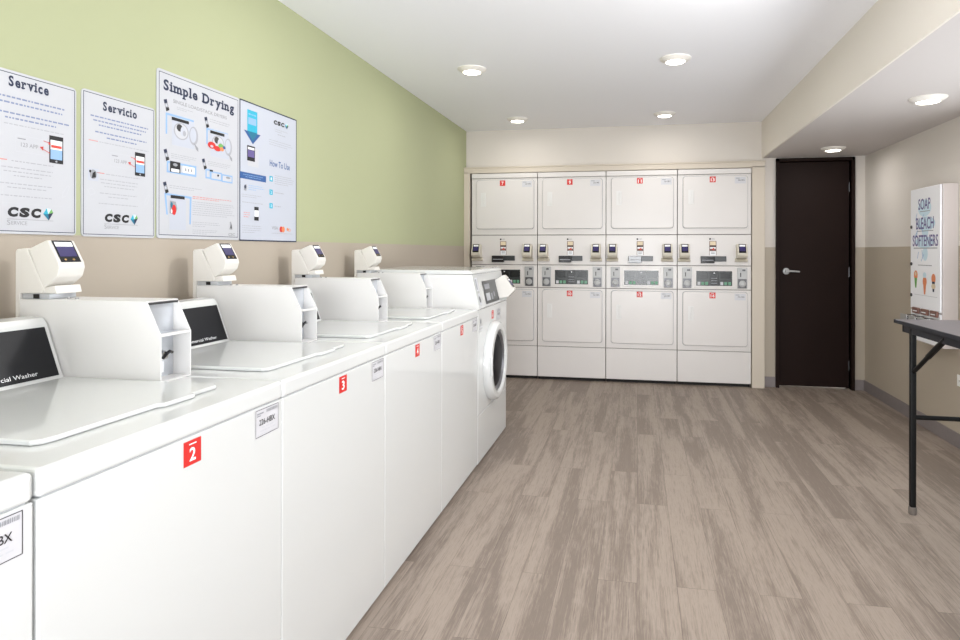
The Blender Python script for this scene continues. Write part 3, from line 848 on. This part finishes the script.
pr = pprint(); pr.poly([(.412, 1.386 - z0), (.432, 1.385 - z0), (.430, 1.405 - z0), (.422, 1.421 - z0), (.414, 1.418 - z0), (.416, 1.40 - z0)], M_GREYINK); pr.poly([(.418, 1.392 - z0), (.428, 1.390 - z0), (.424, 1.412 - z0)], M_INK, .0006); pr.build('pictogram', t)
def callout(a, zt):   # dark slanted step flag with a little handset
    pr = pprint()
    pr.poly([(a, zt), (a + .016, zt + .006), (a + .030, zt - .034), (a + .014, zt - .042)], M_GREYINK)
    pr.poly([(a + .001, zt - .001), (a + .015, zt + .004), (a + .019, zt - .008), (a + .005, zt - .014)], M_NAVY, .0007)
    pr.poly([(a + .011, zt - .028), (a + .026, zt - .024), (a + .030, zt - .034), (a + .014, zt - .042)], M_INK, .0007)
    pr.ell(a + .014, zt - .019, .005, .005, M_PAPERB, .0009, 10); pr.build('step_flag', t)
def bframe(pr, a0, a1, b0, b1, th=.007, open_=False):
    pr.rect(a0, a1, b1 - th, b1, M_LBLUE); pr.rect(a0, a0 + th, b0, b1, M_LBLUE); pr.rect(a1 - th, a1, b0, b1, M_LBLUE)
    if not open_: pr.rect(a0, a1, b0, b0 + th, M_LBLUE)
def drumpic(pr, a0, a1, b0, b1, clothes):
    W_ = a1 - a0; H_ = b1 - b0
    pr.rect(a0, a1 - W_ * .16, b0, b1, M_PAPERB, .0006); pr.frame(a0, a1 - W_ * .16, b0, b1, .0012, M_LGREY, .0008)
    pr.rect(a0, a0 + W_ * .62, b1 - H_ * .13, b1 - H_ * .02, M_INK, .0009)
    pr.ell(a0 + W_ * .34, b0 + H_ * .55, W_ * .27, H_ * .30, M_TXTG, .0009, 28); pr.ell(a0 + W_ * .34, b0 + H_ * .55, W_ * .23, H_ * .26, M_LGREY, .0011, 28)
    pr.ell(a0 + W_ * .28, b0 + H_ * .66, W_ * .11, H_ * .13, M_DSTEEL, .0012); pr.ell(a0 + W_ * .40, b0 + H_ * .56, W_ * .09, H_ * .17, M_PAPERB, .0013); pr.ell(a0 + W_ * .45, b0 + H_ * .50, W_ * .06, H_ * .10, M_TXTG, .0014)
    pr.ell(a0 + W_ * .80, b0 + H_ * .50, W_ * .17, H_ * .34, M_TXTG, .0010, 26); pr.ell(a0 + W_ * .78, b0 + H_ * .52, W_ * .12, H_ * .27, M_PAPERB, .0012, 26)
    pr.poly([(a0 + W_ * .80, b0 + H_ * .25), (a0 + W_ * .97, b0 + H_ * .10), (a0 + W_ * .98, b0 - H_ * .04), (a0 + W_ * .90, b0 + H_ * .02)], M_GREYINK, .0012)
    if clothes:
        pr.ell(a0 + W_ * .06, b0 + H_ * .42, W_ * .17, H_ * .13, M_RED, .0016); pr.ell(a0 + W_ * .06, b0 + H_ * .38, W_ * .07, H_ * .05, M_PAPERB, .0018, 12)
        pr.ell(a0 + W_ * .30, b0 + H_ * .34, W_ * .15, H_ * .10, M_RED, .0017); pr.ell(a0 + W_ * .46, b0 + H_ * .47, W_ * .12, H_ * .09, M_GREEN, .0018)
        pr.ell(a0 + W_ * .50, b0 + H_ * .36, W_ * .09, H_ * .08, M_ORANGE, .0019); pr.ell(a0 + W_ * .60, b0 + H_ * .44, W_ * .06, H_ * .06, M_BLUE, .002)
for a, zt in ((.031, 1.862), (.252, 1.842), (.031, 1.674), (.238, 1.668), (.028, 1.550)): callout(a, zt - z0)
pr = pprint(); bframe(pr, .042, .192, 1.735 - z0, 1.816 - z0, .008, True); drumpic(pr, .072, .220, 1.698 - z0, 1.808 - z0, False); pr.build('step_picture', t)
pr = pprint(); bframe(pr, .265, .402, 1.735 - z0, 1.802 - z0, .008, True); drumpic(pr, .288, .432, 1.688 - z0, 1.798 - z0, True); pr.build('step_picture', t)
pr = pprint(); bframe(pr, .048, .207, 1.590 - z0, 1.634 - z0, .008); pr.rect(.064, .118, 1.594 - z0, 1.636 - z0, M_INK, .0008); pr.rect(.070, .112, 1.596 - z0, 1.608 - z0, M_SWHITE, .001); pr.ell(.091, 1.624 - z0, .012, .006, M_GREYINK, .001, 12)
pr.rect(.130, .195, 1.600 - z0, 1.626 - z0, M_SWHITE, .001)
for k in range(3): pr.rect(.142 + k * .016, .150 + k * .016, 1.606 - z0, 1.618 - z0, M_GREYINK, .0014)
pr.build('step_picture', t)
pr = pprint(); bframe(pr, .260, .292, 1.592 - z0, 1.632 - z0, .007); pr.rect(.285, .305, 1.624 - z0, 1.631 - z0, M_INK, .0009); bframe(pr, .291, .362, 1.590 - z0, 1.626 - z0, .006); bframe(pr, .361, .432, 1.588 - z0, 1.622 - z0, .006)
pr.ell(.337, 1.612 - z0, .006, .005, M_NAVY, .001, 8); pr.ell(.402, 1.610 - z0, .015, .005, M_GREYINK, .001, 8); pr.build('step_picture', t)
pr = pprint(); pr.poly([(.036, 1.512 - z0), (.180, 1.508 - z0), (.176, 1.398 - z0), (.168, 1.398 - z0), (.170, 1.500 - z0), (.046, 1.503 - z0), (.054, 1.430 - z0), (.046, 1.430 - z0)], M_LBLUE)
pr.rect(.060, .150, 1.372 - z0, 1.496 - z0, M_PAPERB, .0006); pr.frame(.060, .150, 1.372 - z0, 1.496 - z0, .0012, M_LGREY, .0008); pr.rect(.067, .141, 1.494 - z0, 1.506 - z0, M_INK, .001)
pr.poly([(.062, 1.436 - z0), (.090, 1.430 - z0), (.102, 1.455 - z0), (.094, 1.482 - z0), (.064, 1.484 - z0)], M_GREYINK, .0009); pr.ell(.084, 1.450 - z0, .012, .020, M_RED, .0012, 14); pr.ell(.072, 1.468 - z0, .006, .012, M_TEAL, .0013, 8); pr.ell(.072, 1.444 - z0, .004, .008, M_SWHITE, .0013, 8)
pr.build('step_picture', t)

# How To Use poster
y0, y1, z0, z1 = 2.484, 2.952, 1.338, 1.976
t = thing('wall_poster', 'pale grey poster with navy edge and blue arrow, headed How To Use', 'poster', (PX, y0, z0), 'notice posters on the green wall')
w, h = y1 - y0, z1 - z0
board(t, w, h, M_PAPERB)
pr = pprint(); pr.frame(0, w, 0, h, .0055, M_NAVY, .0003); pr.build('border', t)
pr = pprint()
pr.rect(.055, .130, 1.852 - z0, 1.940 - z0, M_CYAN); pr.rect(.062, .122, 1.874 - z0, 1.905 - z0, M_LBLUE, .0007); pr.words(.062, .122, 1.912 - z0, 1.930 - z0, 1, M_LBLUE, 'c', 40, .3)
pr.rect(.055, .130, 1.838 - z0, 1.852 - z0, M_CYAN)
pr.poly([(.030, 1.842 - z0), (.155, 1.838 - z0), (.096, 1.786 - z0)], M_BLUE, .0006); pr.poly([(.055, 1.842 - z0), (.130, 1.842 - z0), (.096, 1.800 - z0)], M_TEAL, .0008)
pr.build('arrow', t)
pr = pprint()
pr.rect(.058, .140, 1.682 - z0, 1.768 - z0, M_LGREY); pr.rect(.054, .112, 1.706 - z0, 1.776 - z0, M_INK, .0007)
pr.rect(.059, .107, 1.724 - z0, 1.756 - z0, M_PURPLE, .0010); pr.rect(.059, .107, 1.758 - z0, 1.769 - z0, M_SWHITE, .0010)
pr.build('reader_picture', t)
logo(t, .261, .390, 1.896 - z0, 1.936 - z0, False)
pr = pprint(); pr.text('How To Use', .230, .404, 1.704 - z0, 1.735 - z0, M_BLUE, .01); pr.build('headline', t)
pr = pprint()
pr.rect(.002, .200, 1.620 - z0, 1.650 - z0, M_BLUE); pr.words(.02, .18, 1.626 - z0, 1.644 - z0, 2, M_LBLUE, 'c', 41, .25)
pr.build('banner', t)
para(.272, .390, 1.876, 1.896, 2, M_TXTG, 42); para(.296, .372, 1.864, 1.872, 1, M_GREYINK, 53); para(.225, .445, 1.805, 1.838, 3, M_TXTG, 43, .22)
para(.065, .185, 1.570, 1.598, 3, M_LBLUE, 44, .3); para(.020, .180, 1.535, 1.553, 2, M_TXTG, 45); para(.020, .180, 1.508, 1.520, 1, M_TXTG, 46)
para(.030, .080, 1.443, 1.472, 3, M_TXTR, 47, .35, 'red_text'); para(.02, .17, 1.372, 1.412, 4, M_TXTG, 48, .25, 'fine_print')
para(.272, .443, 1.618, 1.668, 5, M_TXTG, 49, .3); para(.272, .36, 1.574, 1.584, 1, M_TXTG, 50, .4); para(.272, .33, 1.506, 1.518, 1, M_TXTG, 51, .4); para(.248, .43, 1.376, 1.382, 1, M_TXTG, 52, .4, 'fine_print')
pr = pprint(); pr.poly([(.030, 1.568 - z0), (.048, 1.566 - z0), (.054, 1.588 - z0), (.048, 1.597 - z0), (.034, 1.590 - z0)], M_GREYINK); pr.ell(.040, 1.584 - z0, .007, .009, M_NAVY, .0007, 10); pr.build('pictogram', t)
pr = pprint()
pr.rect(.108, .142, 1.482 - z0, 1.498 - z0, M_INK); pr.rect(.108, .142, 1.434 - z0, 1.452 - z0, M_INK); pr.rect(.110, .140, 1.452 - z0, 1.482 - z0, M_SWHITE, .0007); pr.build('phone_picture', t)
for k, (zz, n) in enumerate(((1.630, 1), (1.565, 2), (1.499, 3))):
    pr = pprint(); pr.rect(.228, .255, zz - z0, zz + .026 - z0, M_CYAN); pr.text(str(n), .237, .246, zz + .006 - z0, zz + .020 - z0, M_SWHITE, 0, .0008); pr.build('step_number', t)
pr = pprint(); pr.text('VISA', .248, .300, 1.397 - z0, 1.413 - z0, M_GREYINK, .01); pr.build('card_logo', t)
pr = pprint(); pr.ell(.328, 1.400 - z0, .014, .015, M_RED); pr.ell(.346, 1.400 - z0, .014, .015, M_ORANGE, .0007); pr.build('card_logo', t)
pr = pprint(); pr.ell(.384, 1.402 - z0, .008, .008, M_ORANGE); pr.rect(.392, .396, 1.391 - z0, 1.406 - z0, M_ORANGE); pr.text('D', .398, .415, 1.391 - z0, 1.406 - z0, M_ORANGE, .0); pr.build('card_logo', t)

# ---- soap vending cabinet on the right wall
SY0, SY1, SZ0, SZ1 = 4.503, 4.972, .650, 1.748
t = thing('vending_cabinet', 'tall narrow white wall cabinet lettered SOAP BLEACH SOFTENERS behind the folding table', 'vending machine', (XR, SY1, SZ0))
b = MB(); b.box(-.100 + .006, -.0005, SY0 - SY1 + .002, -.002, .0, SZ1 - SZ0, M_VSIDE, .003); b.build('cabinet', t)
b = MB(); b.box(-.106, -.0955, SY0 - SY1 + .010, -.006, .235, SZ1 - SZ0 - .004, M_VEND, .003); fd = b.build('front_door', t)
b = MB(); b.box(-.104, -.0955, SY0 - SY1 + .010, -.006, .008, .225, M_VEND, .003); b.build('lower_panel', t)
pr = Print((-.1062, 0, 0), (0, -1, 0), (0, 0, 1))
W_ = SY1 - SY0
def vz(z): return z - SZ0
# pale splash shapes behind the words
for (a, z, ra, rb) in ((.23, 1.60, .10, .06), (.25, 1.49, .14, .05), (.24, 1.44, .05, .05), (.23, 1.36, .15, .04), (.24, 1.28, .04, .05)):
    pr.ell(a, vz(z), ra, rb, M_PALEMINT, .0003)
for k in range(9):
    a = random.uniform(.1, .38); z = random.uniform(1.25, 1.62); pr.line(a, vz(z), a + random.uniform(-.05, .05), vz(z - .05), .006, M_LBLUE, .0006)
pr.build('splash_print', fd)
pr = Print((-.1062, 0, 0), (0, -1, 0), (0, 0, 1))
pr.text('SOAP', .135, .320, vz(1.590), vz(1.668), M_PURPLE, .012, .0009)
pr.text('BLEACH', .100, .368, vz(1.452), vz(1.536), M_PURPLE, .012, .0009)
pr.text('SOFTENERS', .045, .430, vz(1.332), vz(1.412), M_PURPLE, .014, .0009)
pr.rect(.16, .31, vz(1.575), vz(1.580), M_GREYINK); pr.rect(.11, .36, vz(1.437), vz(1.442), M_GREYINK); pr.rect(.06, .42, vz(1.316), vz(1.322), M_GREYINK)
pr.text('&', .20, .24, vz(1.422), vz(1.434), M_LBLUE, 0, .0009) if False else None
pr.build('lettering', fd)
pr = Print((-.1062, 0, 0), (0, -1, 0), (0, 0, 1))
pr.rect(.13, .34, vz(1.196), vz(1.201), M_GREYINK)
def pack(a, z, m1, m2):
    pr.ell(a, vz(z), .030, .034, m1, .0006); pr.poly([(a - .022, vz(z - .02)), (a + .022, vz(z - .02)), (a + .010, vz(z - .090)), (a - .010, vz(z - .090))], m2, .0008)
pack(.095, 1.125, M_ORANGE, M_GREEN); pack(.235, 1.085, M_ORANGE, M_ORANGE); pack(.365, 1.110, M_ORANGE, M_NAVY)
pr.ell(.235, vz(1.13), .026, .02, M_PALEMINT, .0009); pr.ell(.365, vz(1.058), .03, .018, M_AMBER, .001); pr.ell(.095, vz(1.135), .014, .014, M_AMBER, .001)
pr.rect(.07, .42, vz(.985), vz(.988), M_LGREY)
pr.build('product_print', fd)
for z in (1.473, 1.205, .979):
    b = MB(); b.lathe([(.012, -.106), (.012, -.112), (.008, -.114), (.0005, -.114)], (0, -.026, z - SZ0), 'x', M_DSTEEL, 16); b.build('lock', fd)
for k, a in enumerate((.11, .245, .385)):
    b = MB(); b.box(-.118, -.1035, -a - .050, -a + .050, vz(.852), vz(.893), M_BROWN, .002); b.box(-.121, -.117, -a - .030, -a + .030, vz(.866), vz(.872), M_SWHITE)
    cm = b.build('price_plate', t)
    b = MB(); b.box(-.190, -.1035, -a - .046, -a + .046, vz(.800), vz(.840), M_CHROME, .004); b.box(-.196, -.189, -a - .052, -a + .052, vz(.795), vz(.846), M_STEEL, .003)
    b.box(-.17, -.12, -a - .012, -a + .012, vz(.8395), vz(.8415), M_SEAM); b.build('coin_slide', t)
b = MB(); b.box(-.150, -.1035, SY0 - SY1 + .03, -.02, vz(.775), vz(.793), M_STEEL, .003); b.build('slide_ledge', t)

# ---- outlet on the right wall
t = thing('wall_outlet', 'small white wall outlet plate low on the taupe wall at the right edge', 'outlet', (XR, 4.51, .447))
b = MB(); b.box(-.006, -.0003, -.115, 0, -.058 + .02, .058 - .02, M_OUTLET, .002); b.build('cover_plate', t)
b = MB()
for y in (-.085, -.035):
    b.box(-.0085, -.006, y - .017, y + .017, -.018, .018, M_OUTLET, .001, 1)
    b.box(-.0088, -.0084, y - .006, y - .004, -.008, .006, M_SEAM); b.box(-.0088, -.0084, y + .004, y + .006, -.008, .006, M_SEAM)
b.build('socket', t)

# ---- folding table
TX0, TX1, TY0, TY1, TZ = 1.308, 2.04, 1.66, 3.485, .945
t = thing('folding_table', 'tall folding table with grey laminate top and black steel legs beside the right wall', 'table', ((TX0 + TX1) / 2, (TY0 + TY1) / 2, 0))
t.location = (0, 0, 0)
OX, OY = 1.674, 2.5725
t.location = (OX, OY, 0)
def tb(b, x0, x1, y0, y1, z0, z1, m, bev=0): b.box(x0 - OX, x1 - OX, y0 - OY, y1 - OY, z0, z1, m, bev)
b = MB(); tb(b, TX0 + .003, TX1 - .003, TY0 + .003, TY1 - .003, TZ - .012, TZ, M_TABLE, .002)
top = b.build('tabletop', t)
b = MB()
tb(b, TX0, TX1, TY0, TY0 + .006, TZ - .019, TZ - .001, M_TEDGE, .002); tb(b, TX0, TX1, TY1 - .006, TY1, TZ - .019, TZ - .001, M_TEDGE, .002)
tb(b, TX0, TX0 + .006, TY0, TY1, TZ - .019, TZ - .001, M_TEDGE, .002); tb(b, TX1 - .006, TX1, TY0, TY1, TZ - .019, TZ - .001, M_TEDGE, .002)
tb(b, TX0 + .005, TX1 - .005, TY0 + .005, TY1 - .005, TZ - .019, TZ - .0125, M_TEDGE)
b.build('edge_band', top)
b = MB()
for (x0, x1, y0, y1) in ((TX0 + .018, TX0 + .036, TY0 + .05, TY1 - .06), (TX1 - .036, TX1 - .018, TY0 + .05, TY1 - .06), (TX0 + .018, TX1 - .018, TY1 - .078, TY1 - .06), (TX0 + .018, TX1 - .018, TY0 + .05, TY0 + .068)):
    tb(b, x0, x1, y0, y1, TZ - .058, TZ - .019, M_TEDGE, .002)
b.build('apron', t)
for ly, inner in ((3.328, -1), (1.80, 1)):
    for lx in (1.3365, 2.010):
        b = MB(); tb(b, lx - .0135, lx + .0135, ly - .0135, ly + .0135, .035, TZ - .03, M_TLEG, .006); lg = b.build('leg', t)
        b = MB(); b.lathe([(.0165, 0), (.018, .004), (.018, .034), (.0155, .037), (.001, .037)], (lx - OX, ly - OY, 0), 'z', M_FOOT, 20); b.build('foot_cap', lg)
        b = MB()
        b.tube([(lx - OX, ly - OY + inner * .012, .705), (lx - OX, ly - OY + inner * .06, .735), (lx - OX, ly - OY + inner * .19, .82)], .0105, M_TLEG, 10)
        b.tube([(lx - OX, ly - OY + inner * .165, .803), (lx - OX, ly - OY + inner * .335, .912)], .0135, M_TLEG, 10)
        b.build('brace', lg)
    b = MB(); b.tube([(1.3365 - OX, ly - OY, .478), (2.010 - OX, ly - OY, .478)], .0115, M_TLEG, 12); b.build('crossbar', t)

# ------------------------------------------------------------------ daylight through the added windows + world
w = bpy.data.worlds.new('daylight'); SC.world = w; w.use_nodes = True
bg = w.node_tree.nodes['Background']; bg.inputs[0].default_value = (.93, .97, 1.0, 1); bg.inputs[1].default_value = 3.2
pl = bpy.data.lights.new('fill_window_portal', 'AREA'); pl.shape = 'RECTANGLE'; pl.size = 3.3; pl.size_y = 1.84; pl.energy = 1
pl.cycles.is_portal = True
po = bpy.data.objects.new('fill_window_portal', pl); COL.objects.link(po); po.location = ((XL + XR) / 2, YR - .05, 1.425); po.rotation_euler = (PI / 2, 0, 0)

p2 = bpy.data.lights.new('fill_window_portal', 'AREA'); p2.shape = 'RECTANGLE'; p2.size = WZ1 - WZ0; p2.size_y = WY1 - WY0; p2.energy = 1
p2.cycles.is_portal = True
po = bpy.data.objects.new('fill_window_portal', p2); COL.objects.link(po); po.location = (XR + .09, (WY0 + WY1) / 2, (WZ0 + WZ1) / 2); po.rotation_euler = (0, PI / 2, 0)
sl = bpy.data.lights.new('strobe', 'AREA'); sl.shape = 'DISK'; sl.size = .22; sl.energy = 16; sl.color = (1, .985, .96)
so = bpy.data.objects.new('strobe', sl); COL.objects.link(so); so.location = (.85, 2.55, 2.40); so.rotation_euler = (0, 1.0, .0)
# unseen lamp added behind the camera to brighten the ceiling
ul = bpy.data.lights.new('added_bounce_lamp', 'AREA'); ul.shape = 'RECTANGLE'; ul.size = 1.6; ul.size_y = 1.6; ul.energy = 38; ul.spread = math.radians(120); ul.color = (.955, .975, 1)
uo = bpy.data.objects.new('added_bounce_lamp', ul); COL.objects.link(uo); uo.location = (.2, -.7, .95); uo.rotation_euler = (PI - 1.3, 0, 0)
# ------------------------------------------------------------------ camera
F, CX, CY, TH, RO, HC = 615.7311, 526.101, 250.8351, .1791, .0018, 1.2949
cam = bpy.data.cameras.new('camera'); co = bpy.data.objects.new('camera', cam); COL.objects.link(co)
cam.sensor_width = 36; cam.lens = F / 960 * 36
cam.shift_x = -(CX - 480) / 960; cam.shift_y = -(320 - CY) / 960
co.matrix_world = Matrix.Translation((0, 0, HC)) @ Matrix.Rotation(TH, 4, 'Z') @ Matrix.Rotation(PI / 2, 4, 'X') @ Matrix.Rotation(RO, 4, 'Z')
cam.clip_start = .02
SC.camera = co
SC.view_settings.view_transform = 'Standard'; SC.view_settings.look = 'None'; SC.view_settings.gamma = 1
SC.view_settings.exposure = .60
SC.view_settings.use_curve_mapping = False
SC.cycles.max_bounces = 12; SC.cycles.diffuse_bounces = 8
